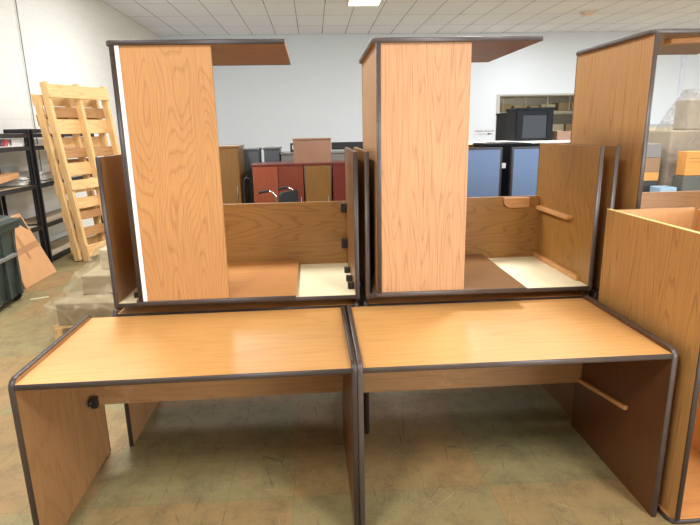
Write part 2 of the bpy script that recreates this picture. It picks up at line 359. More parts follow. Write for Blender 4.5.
# ------------------------------------------------------------------ the room
b = MB(); b.box((-4.2, -6, -.1), (14, 21.2, 0)); struct('floor', b, FLOOR)
b = MB(); b.box((-4.2, -6, CEIL), (14, 21.2, CEIL+.1)); struct('ceiling', b, CEILM)
b = MB(); b.box((-4.15, -6, 0), (-3.95, 15.35, CEIL)); struct('wall_left', b, WALLL)
b = MB(); YB = 15.35
b.box((-4.15, YB, 0), (5.22, YB+.2, CEIL)); b.box((5.22, YB, 2.42), (7.7, YB+.2, CEIL)); b.box((7.7, YB, 0), (14, YB+.2, CEIL)); struct('wall_back', b, WALLB)
b = MB(); b.box((13.8, -6, 0), (14, YB, CEIL)); struct('wall_right', b, WALLL)
b = MB(); b.box((-4.15, -6.2, 0), (2.5, -6, CEIL)); b.box((2.5, -6.2, 3.4), (9.0, -6, CEIL)); b.box((9.0, -6.2, 0), (14, -6, CEIL)); struct('wall_front', b, WALLB)
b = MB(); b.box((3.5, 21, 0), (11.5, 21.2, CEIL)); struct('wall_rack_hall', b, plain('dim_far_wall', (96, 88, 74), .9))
b = MB(); b.box((8.6, YB-.05, 1.50), (12.8, YB, 1.58)); struct('trim_1', b, plain('grey_ledge_paint', (196, 198, 202), .6))
b = MB(); b.box((10.36, YB-.04, 1.58), (10.50, YB, CEIL)); struct('trim_2', b, plain('pale_blue_post_paint', (222, 228, 240), .6))
b = MB(); b.box((8.6, YB-.03, 0), (12.8, YB, 1.50)); struct('trim_3', b, plain('cream_lower_wall', (226, 214, 184), .8))
b = MB(); b.box((5.14, YB-.03, 0), (5.22, YB+.2, 2.46)); b.box((5.22, YB-.03, 2.42), (7.7, YB+.0, 2.46)); struct('trim_4', b, plain('door_frame_paint', (190, 190, 186), .5))
b = MB(); b.tube([(-3.93, 8.13, 1.0), (-3.93, 8.13, CEIL)], .006, 6); tag(b.build('cable', plain('grey_cable', (110, 108, 104), .6)), 'thin dark cable running up the left block wall', 'cable')
# ceiling lights
def ceiling_light(x, y, label):
    t = thing('ceiling_light', label, 'ceiling light', (x, y, CEIL-.08), group='fluorescent ceiling fixtures')
    f = MB()
    for a, c in (((-.33, -.63, 0), (-.30, .63, .08)), ((.30, -.63, 0), (.33, .63, .08)), ((-.3, -.63, 0), (.3, -.60, .08)), ((-.3, .60, 0), (.3, .63, .08))): f.box(a, c)
    f.build('frame', LEDGE, t); d = MB(); d.box((-.3, -.6, .02), (.3, .6, .04)); d.build('diffuser', FROST, t)
ceiling_light(1.08, 11.02, 'fluorescent ceiling fixture at the top edge of the picture')
t = thing('ceiling_sensor', 'small pale orange fitting stuck on the ceiling tiles', 'sensor', (6.25, 12.7, CEIL-.06))
b = MB(); b.box((-.16, -.12, .03), (.16, .12, .06)); b.build('base', LEDGE, t, bevel=.01)
b = MB(); b.box((-.12, -.10, 0), (.12, .10, .03)); b.build('cover', plain('pale_orange_plastic', (236, 200, 176), .5), t, bevel=.01)

# ------------------------------------------------------------------ the desks
TH = .018
def desk(label, loc, W, D, H, flip, M_end, M_top, M_mod, rz=0, under=None, mod_h=.38, mod_in=.03, trim=TRIM, missing=(), group=None, end2=None, trim_end=None):
    t = thing('desk', label, 'desk', loc, rz, group)
    A = {'up': Matrix.Identity(4),
         'down': Matrix(((-1, 0, 0, W), (0, 1, 0, 0), (0, 0, -1, H), (0, 0, 0, 1))),
         'side_rear': Matrix(((0, 0, -1, H), (0, -1, 0, D), (-1, 0, 0, W), (0, 0, 0, 1))),
         'side_open': Matrix(((0, 0, -1, H), (0, 1, 0, 0), (1, 0, 0, 0), (0, 0, 0, 1)))}[flip]
    # end panels, outline in (y, z)
    for i, x in enumerate((0, W-TH)):
        if i in missing: continue
        pts = [(0, 0), (0, H), (D, H), (D, 0)]
        out = rounded(pts, {1: .035, 2: .035})
        p = MB(A); p.prism(out, (x, 0, 0), (0, 1, 0), (0, 0, 1), TH)
        e = p.build('end_panel', M_end if (i == 0 or end2 is None) else end2, t)
        q = MB(A); q.sweep(out, (x, 0, 0), (0, 1, 0), (0, 0, 1), TH, side=-1); q.build('edge_trim', trim_end or trim, e)
    zt = H-TH
    p = MB(A); p.prism([(TH, 0), (W-TH, 0), (W-TH, D), (TH, D)], (0, 0, zt-TH), (1, 0, 0), (0, 1, 0), TH, grain='x')
    d = p.build('desktop', [M_top], t)
    q = MB(A); q.sweep([(TH, 0), (W-TH, 0)], (0, 0, zt-TH), (1, 0, 0), (0, 1, 0), TH); q.build('edge_trim', trim, d)
    q = MB(A); q.sweep([(TH, D), (W-TH, D)], (0, 0, zt-TH), (1, 0, 0), (0, 1, 0), TH, side=-1); q.build('edge_trim', trim, d)
    q = MB(A); q.box((TH, .004, zt-TH-.002), (W-TH, D-.004, zt-TH)); q.build('underside_backer', under or CREAM, d)
    z1 = zt-TH-.002
    p = MB(A); p.box((TH, D-mod_in-.019, z1-mod_h), (W-TH, D-mod_in, z1), grain='x' if flip in ('up', 'down') else 'x'); p.build('modesty_panel', M_mod, t)
    return t, A, z1
def brackets(t, A, spots, size=(.03, .03, .03)):
    for (x, y, z) in spots:
        b = MB(A); sx, sy, sz = size; b.box((x, y, z), (x+sx, y+sy, z+sz)); o = b.build('bracket', BLACKM, t, bevel=.003)
        c = MB(A); c.box((x+sx*.35, y+sy*.35, z-.002), (x+sx*.65, y+sy*.65, z+.001)); c.build('screw', STEEL, o)

H = .742
# front row, standing
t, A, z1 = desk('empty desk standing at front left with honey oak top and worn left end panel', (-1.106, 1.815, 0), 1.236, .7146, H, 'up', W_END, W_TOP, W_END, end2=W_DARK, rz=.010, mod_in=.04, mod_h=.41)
b = MB(A); b.box((TH, .565, .32), (TH+.03, .595, .375)); h = b.build('bracket', BLACKM, t, bevel=.004)
b = MB(A); b.tube([(TH+.02, .565, .375), (TH+.02, .54, .382), (TH+.02, .52, .378), (TH+.02, .515, .36)], .009, 8); b.build('hook', BLACKM, h)
brackets(t, A, [(1.236-TH-.035, .60, .60)], (.035, .04, .075))
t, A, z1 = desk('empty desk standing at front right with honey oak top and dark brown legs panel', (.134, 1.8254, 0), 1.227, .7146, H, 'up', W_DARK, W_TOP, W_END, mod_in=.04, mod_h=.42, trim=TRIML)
b = MB(A); b.prism([(.24, .355), (.66, .285), (.66, .305), (.24, .375)], (1.227-TH-.018, 0, 0), (0, 1, 0), (0, 0, 1), .018); b.build('slide_rail', W_CLEAT, t, bevel=.003)
# second row, standing
desk('standing desk of the second row under the left upside-down desk', (-1.01, 2.565, 0), 1.205, .7146, H, 'up', W_END, W_TOP, W_PAN)
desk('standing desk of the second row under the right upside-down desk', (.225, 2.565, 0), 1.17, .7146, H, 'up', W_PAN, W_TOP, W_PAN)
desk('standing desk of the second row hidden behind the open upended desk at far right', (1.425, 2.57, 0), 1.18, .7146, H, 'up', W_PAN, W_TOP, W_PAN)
# upside-down desks on the second row
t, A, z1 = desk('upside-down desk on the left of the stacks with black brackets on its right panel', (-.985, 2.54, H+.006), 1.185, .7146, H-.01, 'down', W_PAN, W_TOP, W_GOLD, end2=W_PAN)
brackets(t, A, [(TH, .10, z1-.03), (TH, .24, z1-.03), (TH, .42, z1-.03)], (.032, .035, .03))
brackets(t, A, [(TH, .60, z1-.16), (TH, .60, z1-.375)], (.035, .045, .055))
b = MB(A); b.tube([(1.185-TH-.10, .10, z1-.012), (1.185-TH-.05, .09, z1-.012)], .014, 10); b.build('leveller', BLACKM, t)
t, A, z1 = desk('upside-down desk in the middle of the stacks with wood rail on its right panel', (.235, 2.54, H+.006), 1.15, .7146, H-.01, 'down', W_GOLD, W_TOP, W_GOLD, trim=TRIML)
b = MB(A); b.box((TH, .10, z1-.03), (TH+.02, .66, z1)); c = b.build('corner_cleat', W_CLEAT, t, bevel=.004)
for y in (.2, .4, .58):
    b = MB(A); b.box((TH+.02, y, z1-.02), (TH+.0225, y+.012, z1-.01)); b.build('screw', STEEL, c)
b = MB(A); b.prism([(.22, 0), (.645, 0), (.645, .022), (.24, .022), (.22, .012)], (TH, 0, z1-.325), (0, 1, 0), (0, 0, 1), .03); b.build('slide_rail', W_CLEAT, t, bevel=.003)
yy = .7146-.03-.019
b = MB(A); b.prism(rounded([(.085, 0), (.085, .062), (.245, .062), (.245, 0)], {2: .045}), (0, yy, z1-.375), (1, 0, 0), (0, 0, 1), .018, grain='x'); b.build('wood_block', W_CLEAT, t, bevel=.003)
desk('upside-down desk at right, mostly hidden behind the middle upside-down desk', (1.455, 2.56, H+.006), 1.18, .7146, H-.01, 'down', W_GOLD, W_TOP, W_END, trim=TRIML)
# desks on their side on top
z0 = .794; HV = 1.168
t, A, z1 = desk('desk turned on its side on top of the left stack with a white inner strip', (-.862, 2.47, z0), HV, .765, .752, 'side_rear', W_GOLD, W_TOP, W_SIDE, end2=W_ORG, mod_h=.398, mod_in=.012, rz=.0067)
b = MB(A); b.box((TH, .765-.014, z1-.016), (HV-TH, .765-.004, z1)); b.build('backer_strip', WHITE, t)
t, A, z1 = desk('desk turned on its side on top of the middle stack with pinkish oak front', (.266, 2.468, z0), HV, .765, .752, 'side_rear', W_GOLD, W_FACE, W_SIDE2, end2=W_PAN, mod_h=.402, mod_in=.012, trim=TRIML, rz=-.0075)
t, A, z1 = desk('desk turned on its side at upper right showing its wide tan top', (1.55, 2.525, z0), HV+.035, .75, .752, 'side_open', W_PAN, W_TAN, W_TAN, trim=TRIML)
b = MB(A); b.prism([(.10, .25), (.22, .55), (.16, .55), (.06, .27)], (HV+.035-TH-.02, 0, 0), (0, 1, 0), (0, 0, 1), .02); b.build('corner_cleat', W_CLEAT, t)
# desk on its side on the floor, upper end panel missing
t, A, z1 = desk('upended desk on the floor at right edge with raw yellow top edge and open inside', (1.390, 1.775, 0), 1.20, .735, .752, 'side_open', W_ORG, W_TAN, W_CLEAT, missing=(1,), mod_h=.40, mod_in=.02)
b = MB(A); b.box((1.182, .003, .752-TH-TH), (1.1845, .731, .752-TH)); b.build('raw_edge', RAW, t)
b = MB(A); b.box((TH, .0, .752-2*TH-.43), (1.175, .69, .752-2*TH-.405), grain='x'); b.build('pedestal_panel', W_ORG, t)
b = MB(A); b.box((1.10, .56, .752-2*TH-.06), (1.155, .655, .752-2*TH-.004)); b.build('bracket', plain('grey_bracket', (130, 134, 140), .4), t, bevel=.004)

# ------------------------------------------------------------------ left side: shelving
def shelf_unit(y0, y1, label):
    x0, x1 = -3.88, -3.40
    t = thing('shelving_unit', label, 'shelving unit', (x1, y0, 0), group='black metal shelving along the left wall')
    T = Matrix.Translation((-x1, -y0, 0))
    for x in (x0, x1-.045):
        for y in (y0, y1-.045):
            b = MB(T); b.box((x, y, 0), (x+.008, y+.045, 1.66)); b.box((x, y, 0), (x+.045, y+.008, 1.66))
            if x > -3.6: b.box((x+.037, y, 0), (x+.045, y+.045, 1.66))
            b.build('post', BLACK, t)
    for z in (.07, .50, 1.00, 1.46, 1.61):
        b = MB(T)
        for x in (x0, x1-.03): b.box((x, y0+.046, z-.05), (x+.03, y1-.046, z))
        for y in (y0+.01, y1-.04): b.box((x0+.03, y, z-.05), (x1-.03, y+.03, z))
        bm_ = b.build('beam', BLACK, t)
        if z < 1.6:
            b = MB(T); b.box((x0+.03, y0+.05, z-.012), (x1-.03, y1-.05, z)); b.build('shelf_board', SHELFB, t)
shelf_unit(4.95, 6.86, 'black metal shelving unit at left edge holding white boxes and papers')
shelf_unit(6.92, 8.83, 'black metal shelving unit standing behind the leaning wooden pallets')
# on the shelves
t = thing('printed_box', 'long white box with a flag picture on the top shelf at left', 'box', (-3.71, 5.28, 1.462))
b = MB(); b.box((0, 0, 0), (.27, 1.5, .094)); b.build('box_body', PAPER, t, bevel=.004)
b = MB(); b.box((.272, .92, .012), (.274, 1.1, .088)); f = b.build('flag_picture', plain('picture_blue', (44, 74, 92), .5), t)
b = MB()
for k in range(5): b.prism([(0, 0), (.018, 0), (.08, .072), (.06, .072)], (.2745, 1.01+k*.03, .012), (0, 1, 0), (0, 0, 1), .001)
b.build('red_stripes', plain('stripe_red', (190, 60, 50), .5), f)
b = MB(); b.box((.272, 1.2, .02), (.274, 1.24, .085)); b.box((.272, .84, .03), (.274, .87, .08)); b.build('print_block', plain('print_grey', (90, 92, 98), .5), t)
t = thing('flat_carton', 'brown flat carton sloping down on the middle shelf at left', 'carton', (-3.80, 5.35, 1.005)); t.rotation_euler = (math.radians(5), math.radians(0), 0)
b = MB(); b.box((0, 0, 0), (.37, 1.22, .06)); b.build('carton_body', CARD, t, bevel=.004); b = MB(); b.box((.16, 0, .0605), (.21, 1.22, .062)); b.build('tape', CARDD, t)
def paper(label, loc, sx, sy, sz, n, seed):
    rnd = random.Random(seed); b = MB()
    for k in range(n):
        o = rnd.uniform(-.03, .03); p = rnd.uniform(-.04, .04); z = k*sz/n
        b.prism(rounded([(o, p), (sx+o, p+.03), (sx+o-.02, sy+p), (o+.02, sy+p-.02)], {}), (0, 0, z), (1, 0, 0), (0, 1, 0), sz/n*.9)
    tag(b.build('paper_stack', PAPER), label, 'papers', None, loc)
paper('white heap of papers beside the flat carton on middle shelf', (-3.78, 6.60, 1.004), .33, .20, .10, 7, 1)
paper('white flattened stack on the middle shelf behind the pallets', (-3.8, 7.02, 1.004), .36, .55, .13, 8, 2)
b = MB(); b.box((0, 0, 0), (.3, .5, .05)); tag(b.build('black_case', BLACKM, bevel=.01), 'small black case on top of shelving by the pallets', 'case', None, (-3.78, 7.02, 1.615))
# cardboard leaning
t = thing('cardboard_sheet', 'flattened brown cardboard box leaning against the shelves', 'cardboard', (-3.12, 5.76, 0))
up = Vector((-.26, .02, .72)); ac = Vector((.0, .76, 0)); nn_ = ac.normalized().cross(up.normalized())
def cp(a, b_): return (a, b_)
b = MB(); acn = ac.normalized(); upn = (up-acn*up.dot(acn)).normalized()
b.prism([(-.05, 0), (.66, .0), (.66, .05), (.56, .77), (.2, .77), (-.02, .2)], (0, 0, 0), acn, upn, .012); b.build('sheet', CARD, t)
b = MB(); b.prism([(.02, .33), (.60, .36), (.60, .43), (.02, .40)], acn.cross(upn)*.0125, acn, upn, .001); b.prism([(.28, .26), (.33, .26), (.30, .55), (.25, .55)], acn.cross(upn)*.0128, acn, upn, .001); b.build('tape', CARDD, t)
b = MB(); b.prism([(.34, .72), (.54, .73), (.56, .56)], acn.cross(upn)*.0125, acn, upn, .001); b.build('dark_sticker', DARKTOP, t)
# bin
t = thing('trash_bin', 'dark green wheeled trash bin at the left edge', 'bin', (-2.89, 5.06, 0), rz=math.radians(4))
b = MB()
def ring(z, s): return [(-.55-s*.0, -.30+s, z), (-s, -.30+s, z), (-s, .30-s, z), (-.55, .30-s, z)]
r0, r1 = ring(.05, .05), ring(.78, 0)
b.face(r0[::-1], [(0, 0)]*4); b.face(r1, [(0, 0)]*4)
for i in range(4):
    j = (i+1) % 4; b.face([r0[i], r0[j], r1[j], r1[i]], [(0, 0), (1, 0), (1, 1), (0, 1)])
b.build('body', BIN, t, bevel=.02)
b = MB(); b.box((-.6, -.34, .78), (.04, .34, .81)); b.prism([(-.58, 0), (-.02, 0), (-.06, .03), (-.54, .05)], (0, .32, .81), (1, 0, 0), (0, 0, 1), .64); b.build('lid', BIN, t, bevel=.008)
b = MB(); b.box((-.02, -.33, .72), (.02, .33, .78)); b.build('rim', BIN, t, bevel=.006)
b = MB()
for y in (-.22, 0, .22): b.box((-.045, y-.02, .08), (-.002, y+.02, .70))
b.build('rib', BIN, t)
b = MB(); b.box((-.03, -.24, .46), (.018, .2, .49)); b.build('grab_bar', GREYT, t, bevel=.004)
for y in (-.27, .23):
    b = MB(); b.tube([(-.1, y, .07), (-.1, y+.04, .07)], .07, 16); b.build('wheel', BLACKM, t)

# ------------------------------------------------------------------ pallets leaning
def pallet(label, B, T0, across_w, layout, off=0):
    Bv, Tv = Vector(B), Vector(T0); upv = (Tv-Bv); L = upv.length; upn = upv.normalized()
    ac = Vector((.37, .93, 0)); acn = (ac-upn*ac.dot(upn)).normalized(); nn = acn.cross(upn)  # points away from viewer when negative
    t = thing('wooden_pallet', label, 'pallet', B, group='pine pallets leaning on the left wall')
    fr = -1 if nn.y > 0 else 1   # towards the viewer
    def board(a0, a1, u0, u1, d0, d1, m=W_PINE, nm='slat', grain='x'):
        b = MB(); th = abs(d1-d0); base = nn*fr*max(d0, d1) if fr*1 < 0 else nn*min(d0, d1)
        b.prism([(a0, u0), (a1, u0), (a1, u1), (a0, u1)], base, acn, upn, th, grain=grain); b.build(nm, m, t, bevel=.004)
    for a in (0, across_w/2-.02, across_w-.045):
        board(a, a+.045, 0, L, 0, .09, W_PINE, 'stringer', 'y')
    for (u0, u1, front, m) in layout:
        if front: board(0, across_w, u0, u1, .09, .108, m)
        else: board(0, across_w, u0, u1, -.018, 0, m)
P1 = [(2.02, 2.18, 1, W_PINE), (1.80, 1.93, 0, W_PINE2), (1.60, 1.78, 0, W_PINE), (1.30, 1.42, 0, W_PINE2), (1.08, 1.24, 0, W_PINE), (.90, 1.02, 1, W_PINE), (.66, .80, 0, W_PINE), (.52, .62, 0, W_PINE2), (.30, .42, 0, W_PINE2), (.05, .2, 1, W_PINE)]
pallet('front pallet of the leaning group, its bottom corner on the floor', (-2.98, 6.88, 0.01), (-3.25, 6.98, 2.2), 1.0, P1)
P2 = [(1.95, 2.08, 0, W_PINE), (1.70, 1.84, 0, W_PINE2), (1.42, 1.56, 0, W_PINE), (1.15, 1.28, 0, W_PINE2), (.85, 1.0, 0, W_PINE), (.5, .65, 0, W_PINE), (.1, .25, 0, W_PINE)]
pallet('rear pallet of the leaning group, pressed behind the front one', (-3.11, 6.92, 0.01), (-3.375, 7.02, 2.05), .98, P2)

# ------------------------------------------------------------------ wrapped stack behind the desks at left
t = thing('shipping_pallet', 'low pallet under the plastic wrapped boards at left', 'pallet', (-2.10, 4.15, 0))
for x in (0, .5, 1.0):
    b = MB(); b.box((x, 0, 0), (x+.06, 1.1, .09)); b.build('runner', W_PINE, t)
for k in range(6):
    b = MB(); b.box((0, .02+k*.19, .09), (1.06, .14+k*.19, .11)); b.build('slat', W_PINE, t)
b = MB(); b.box((0, 0, 0), (1.0, 1.05, .18)); tag(b.build('board_bundle', plain('pale_board', (140, 124, 94), .7, scale=30), bevel=.006), 'pale bundle of boards on the low pallet, wrapped in film', 'boards', None, (-2.07, 4.17, .112))
b = MB(); b.box((0, 0, 0), (.9, .8, .16)); tag(b.build('carton', plain('beige_carton', (164, 146, 114), .8), bevel=.01), 'beige carton on the wrapped board bundle', 'carton', None, (-1.95, 4.4, .295))
b = MB(); b.box((0, 0, 0), (.8, .6, .17)); tag(b.build('carton', plain('pale_carton', (186, 168, 138), .8), bevel=.01), 'pale topmost carton of the wrapped stack by pallets', 'carton', None, (-1.86, 4.6, .458))
# stretch film draped over the stack
b = MB(); prof = [(4.11, .02), (4.10, .31), (4.34, .34), (4.37, .49), (4.54, .50), (4.57, .65), (5.24, .66), (5.3, .02)]
xs = [(-2.14, 0), (-2.0, 1), (-1.9, 1), (-1.0, 1)]
rnd = random.Random(4); grid = []
for i in range(14):
    fx = i/13; row = []
    for j in range(len(prof)*3-2):
        k, f = divmod(j, 3); f /= 3
        p0 = prof[k]; p1 = prof[min(k+1, len(prof)-1)]; y = p0[0]+(p1[0]-p0[0])*f; z = p0[1]+(p1[1]-p0[1])*f
        x = -2.125+fx*1.16+max(0, (z-.30))*.75*(1-fx)
        zz = z
        row.append((x+rnd.uniform(-.006, .006), y+rnd.uniform(-.008, .004), zz+rnd.uniform(.0, .008)))
    grid.append(row)
for i in range(13):
    for j in range(len(grid[0])-1): b.face([grid[i][j], grid[i+1][j], grid[i+1][j+1], grid[i][j+1]], [(0, 0), (1, 0), (1, 1), (0, 1)], 0, True)
b.face([grid[0][j] for j in range(len(grid[0]))], [(0, 0)]*len(grid[0]))
tag(b.build('stretch_wrap', FILM), 'crinkled clear stretch wrap around the stack at left', 'plastic wrap')
b = MB(); b.box((0, 0, 0), (.16, .02, .002)); tag(b.build('tape_scrap', TAPE), 'small pale tape scrap on the floor by the cardboard', 'scrap', None, (-2.86, 5.3, 0.0)).rotation_euler = (0, 0, .5)

# ------------------------------------------------------------------ background furniture, left-centre
def cabinet(name, label, cat, loc, w_, d_, h_, m_body, m_top=None, doors=0, over=.012, top_t=.025, m_door=None, group=None):
    t = thing(name, label, cat, loc, group=group)
    b = MB(); b.box((0, 0, .06), (w_, d_, h_-top_t), grain='z'); b.build('body', m_body, t)
    b = MB(); b.box((.02, .03, 0), (w_-.02, d_-.02, .06)); b.build('plinth', BLACKM, t)
    b = MB(); b.box((-over, -over, h_-top_t), (w_+over, d_, h_), grain='x'); b.build('top', m_top or m_body, t, bevel=.003)
    for k in range(doors):
        x0 = w_*k/doors+.004; x1 = w_*(k+1)/doors-.004
        b = MB(); b.box((x0, -.018, .08), (x1, 0, h_-top_t-.006), grain='z'); d = b.build('door', (m_door[k] if m_door else m_body), t)
        b = MB(); b.tube([(x1-.03, -.02, h_*.55), (x1-.03, -.035, h_*.56), (x1-.03, -.035, h_*.66), (x1-.03, -.02, h_*.67)], .004, 6); b.build('handle', STEEL, d)
    return t
cabinet('cabinet', 'tall olive brown cabinet left of the grey ones in the background', 'cabinet', (-1.35, 6.5, 0), .465, .5, 1.425, OLIVE, doors=1)
cabinet('cabinet', 'charcoal cabinet beside the tall olive brown cabinet', 'cabinet', (-.95, 7.08, 0), .235, .45, 1.37, GREYC)
cabinet('cabinet', 'charcoal cabinet behind the red panelled one', 'cabinet', (-.66, 7.3, 0), .20, .45, 1.37, GREYC)
cabinet('counter', 'grey counter top showing behind the mahogany cabinet', 'counter', (-.44, 7.35, 0), 1.3, .6, 1.30, GREYT)
cabinet('cabinet', 'wide mahogany cabinet with bright red and dark red doors', 'cabinet', (-.735, 6.5, 0), .60, .5, 1.205, REDD, REDD, doors=2, m_door=[REDW, REDM])
cabinet('cabinet', 'olive brown cabinet between the red ones', 'cabinet', (-.118, 6.5, 0), .308, .5, 1.205, OLIVE, REDD, doors=1)
cabinet('cabinet', 'dark red cabinet at the right end of the red row', 'cabinet', (.215, 6.5, 0), .55, .5, 1.205, REDD, REDD, doors=1)
t = thing('drawer_pedestal', 'rosewood box standing upright on the red row of cabinets', 'box', (-.245, 6.56, 1.205))
b = MB(); b.box((0, 0, 0), (.45, .4, .27), grain='z'); b.build('body', ROSE, t); b = MB(); b.box((-.01, -.01, .27), (.455, .4, .285), grain='x'); b.build('top', ROSE, t, bevel=.003)
t = thing('monitor', 'black flat screen lying beside the rosewood box', 'monitor', (.34, 7.5, 1.30))
b = MB(); b.box((-.10, 0, .02), (.45, .06, .12)); b.build('screen', BLACKM, t, bevel=.01); b = MB(); b.box((.1, -.02, 0), (.25, .1, .02)); b.build('stand', BLACKM, t)
t = thing('pencil_cup', 'small dark container left of the rosewood box', 'container', (-.32, 7.45, 1.30))
b = MB(); b.box((0, 0, 0), (.09, .09, .12)); b.build('holder', DARKTOP, t, bevel=.006); b = MB(); b.tube([(.05, -.004, .03), (.05, -.004, .09)], .022, 10); b.build('white_figure', PAPER, t)
# chair
t = thing('drafting_chair', 'dark chair with two curved chrome armrests in the background', 'chair', (-.42, 5.85, 0))
b = MB(); b.prism([(-.38, .10), (.0, .0), (.18, .30), (-.22, .42)], (0, 0, .58), (1, 0, 0), (0, 1, 0), .07); b.build('seat', FABB, t, bevel=.02)
b = MB(); b.prism(rounded([(0, 0), (0, .24), (.36, .24), (.36, 0)], {1: .05, 2: .05}), (.02, .03, .69), (.5, .866, 0), (0, 0, 1), .03); b.build('backrest', FABB, t)
for x, y in ((.0, .0), (.19, .33)):
    b = MB(); b.tube([(x, y, .62), (x, y, .86), (x-.015, y, .91), (x-.045, y, .945), (x-.09, y+.01, .955)], .011, 8); a = b.build('armrest', CHROME, t)
    b = MB(); b.tube([(x-.08, y+.01, .957), (x-.14, y+.02, .95), (x-.19, y+.03, .935)], .015, 8); b.build('arm_pad', FABB, a)
b = MB(); b.tube([(0, .2, .08), (0, .2, .58)], .03, 10); b.build('gas_lift', CHROME, t)
for k in range(5):
    a = k*2*math.pi/5; b = MB(); b.tube([(0, .2, .1), (.28*math.cos(a), .2+.28*math.sin(a), .06)], .018, 8); l_ = b.build('base_leg', BLACKM, t)
    b = MB(); b.tube([(.28*math.cos(a)-.02, .2+.28*math.sin(a), .03), (.28*math.cos(a)+.02, .2+.28*math.sin(a), .03)], .03, 10); b.build('caster', BLACKM, l_)
t = thing('wire_chair_frame', 'thin dark chair frame loop left of the chrome armrests', 'chair', (-.80, 6.15, 0))
b = MB(); b.tube([(0, 0, 0), (0, 0, 1.0), (.01, 0, 1.06), (.035, 0, 1.085), (.06, 0, 1.06), (.075, .1, 1.0), (.08, .25, 0)], .008, 8); b.build('frame', BLACKM, t)
b = MB(); b.box((.008, .01, .45), (.075, .12, .48)); b.build('seat', FABB, t, bevel=.008)

# ------------------------------------------------------------------ background right-centre
def partition(label, x0, x1, y):
    t = thing('office_partition', label, 'partition', (x0, y, 0), group='blue fabric partitions')
    w_ = x1-x0
    b = MB(); b.prism([(.02, .04), (w_-.02, .04), (w_-.02, 1.375), (.02, 1.375)], (0, .05, 0), (1, 0, 0), (0, 0, 1), .05); b.build('fabric_panel', BLUEF, t)
    b = MB()
    for a, c in (((0, 0, 0), (.02, .05, 1.395)), ((w_-.02, 0, 0), (w_, .05, 1.395)), ((.02, 0, 1.375), (w_-.02, .05, 1.395)), ((.02, 0, 0), (w_-.02, .05, .04))): b.box(a, c)
    b.build('frame', BLACKM, t)
partition('blue grey fabric partition right of the pinkish upended desk', 1.10, 1.75, 5.0)
partition('blue grey fabric partition behind the golden upside-down desk panel', 1.84, 2.5, 5.0)
t = cabinet('storage_cabinet', 'black cabinet between the two blue partitions with small white label', 'cabinet', (1.72, 5.32, 0), .42, .5, 1.42, BLACKL)
b = MB(); b.box((.125, -.003, 1.18), (.18, 0, 1.23)); b.build('label_sticker', PAPER, t)
cabinet('bookcase', 'low brown cabinet with pale top behind left blue partition', 'cabinet', (1.5, 5.9, 0), .38, .4, 1.42, OLIVE, LEDGE)
cabinet('sideboard', 'white topped cabinet carrying the black display cabinet', 'cabinet', (2.02, 6.0, 0), 1.1, .5, 1.42, BLACKL, LEDGE)
t = thing('display_cabinet', 'black display cabinet with smoked glass door on the white top', 'cabinet', (2.285, 6.12, 1.42))
b = MB(); b.box((0, .02, 0), (.43, .34, .36)); b.build('case', TVB, t, bevel=.004); b = MB(); b.box((-.01, 0, .335), (.44, .34, .365)); b.build('cornice', TVB, t, bevel=.006)
f = MB()
for a, c in (((.005, 0, 0), (.075, .02, .335)), ((.355, 0, 0), (.425, .02, .335)), ((.075, 0, .28), (.355, .02, .335)), ((.075, 0, 0), (.355, .02, .03))): f.box(a, c)
f.build('door_frame', TVB, t, bevel=.003); b = MB(); b.box((.075, .008, .03), (.355, .014, .28)); b.build('glass_pane', GLASS, t)
t = cabinet('black_locker', 'tall black locker left of the black display cabinet', 'cabinet', (2.40, 6.75, 0), .10, .4, 1.75, BLACKL)
t = thing('wooden_crate', 'brown wooden crate right of the black display cabinet', 'crate', (2.76, 6.1, 1.42))
b = MB()
for a, c in (((0, 0, 0), (.24, .015, .10)), ((0, .25, 0), (.24, .265, .10)), ((0, .015, 0), (.015, .25, .10)), ((.225, .015, 0), (.24, .25, .10)), ((.015, .015, 0), (.225, .25, .01))): b.box(a, c)
b.build('crate_body', ROSE, t)
b = MB(); b.tube([(0, 0, 0), (0, 0, .085)], .04, 16); b.tube([(0, 0, .085), (0, 0, .09)], .036, 16)
tag(b.build('white_tub', LEDGE), 'small cream tub standing in the brown crate', 'tub', None, (2.82, 6.2, 1.431))
# small arrow sign on the back wall
t = thing('wall_sign', 'small white sign with a faint unreadable line and a dark arrow on back wall', 'sign', (4.52, YB-.006, 1.34))
b = MB(); b.box((0, 0, 0), (.62, .006, .19)); b.build('plate', plain('sign_white', (224, 228, 234), .6), t)
rs = random.Random(3); b = MB(); b.box((.04, -.001, .115), (.56, 0, .122)); x = .04
while x < .55:
    b.box((x, -.002, .112), (x+rs.uniform(.008, .018), -.0005, .125+rs.uniform(.01, .045))); x += rs.uniform(.022, .036)
b.build('faint_lettering', plain('sign_ink', (128, 132, 150), .6), t)
b = MB(); b.prism([(.12, .045), (.40, .052), (.40, .03), (.56, .055), (.40, .08), (.40, .062), (.12, .055)], (0, -.001, 0), (1, 0, 0), (0, 0, 1), .001); b.build('arrow', plain('arrow_ink', (40, 44, 70), .6), t)

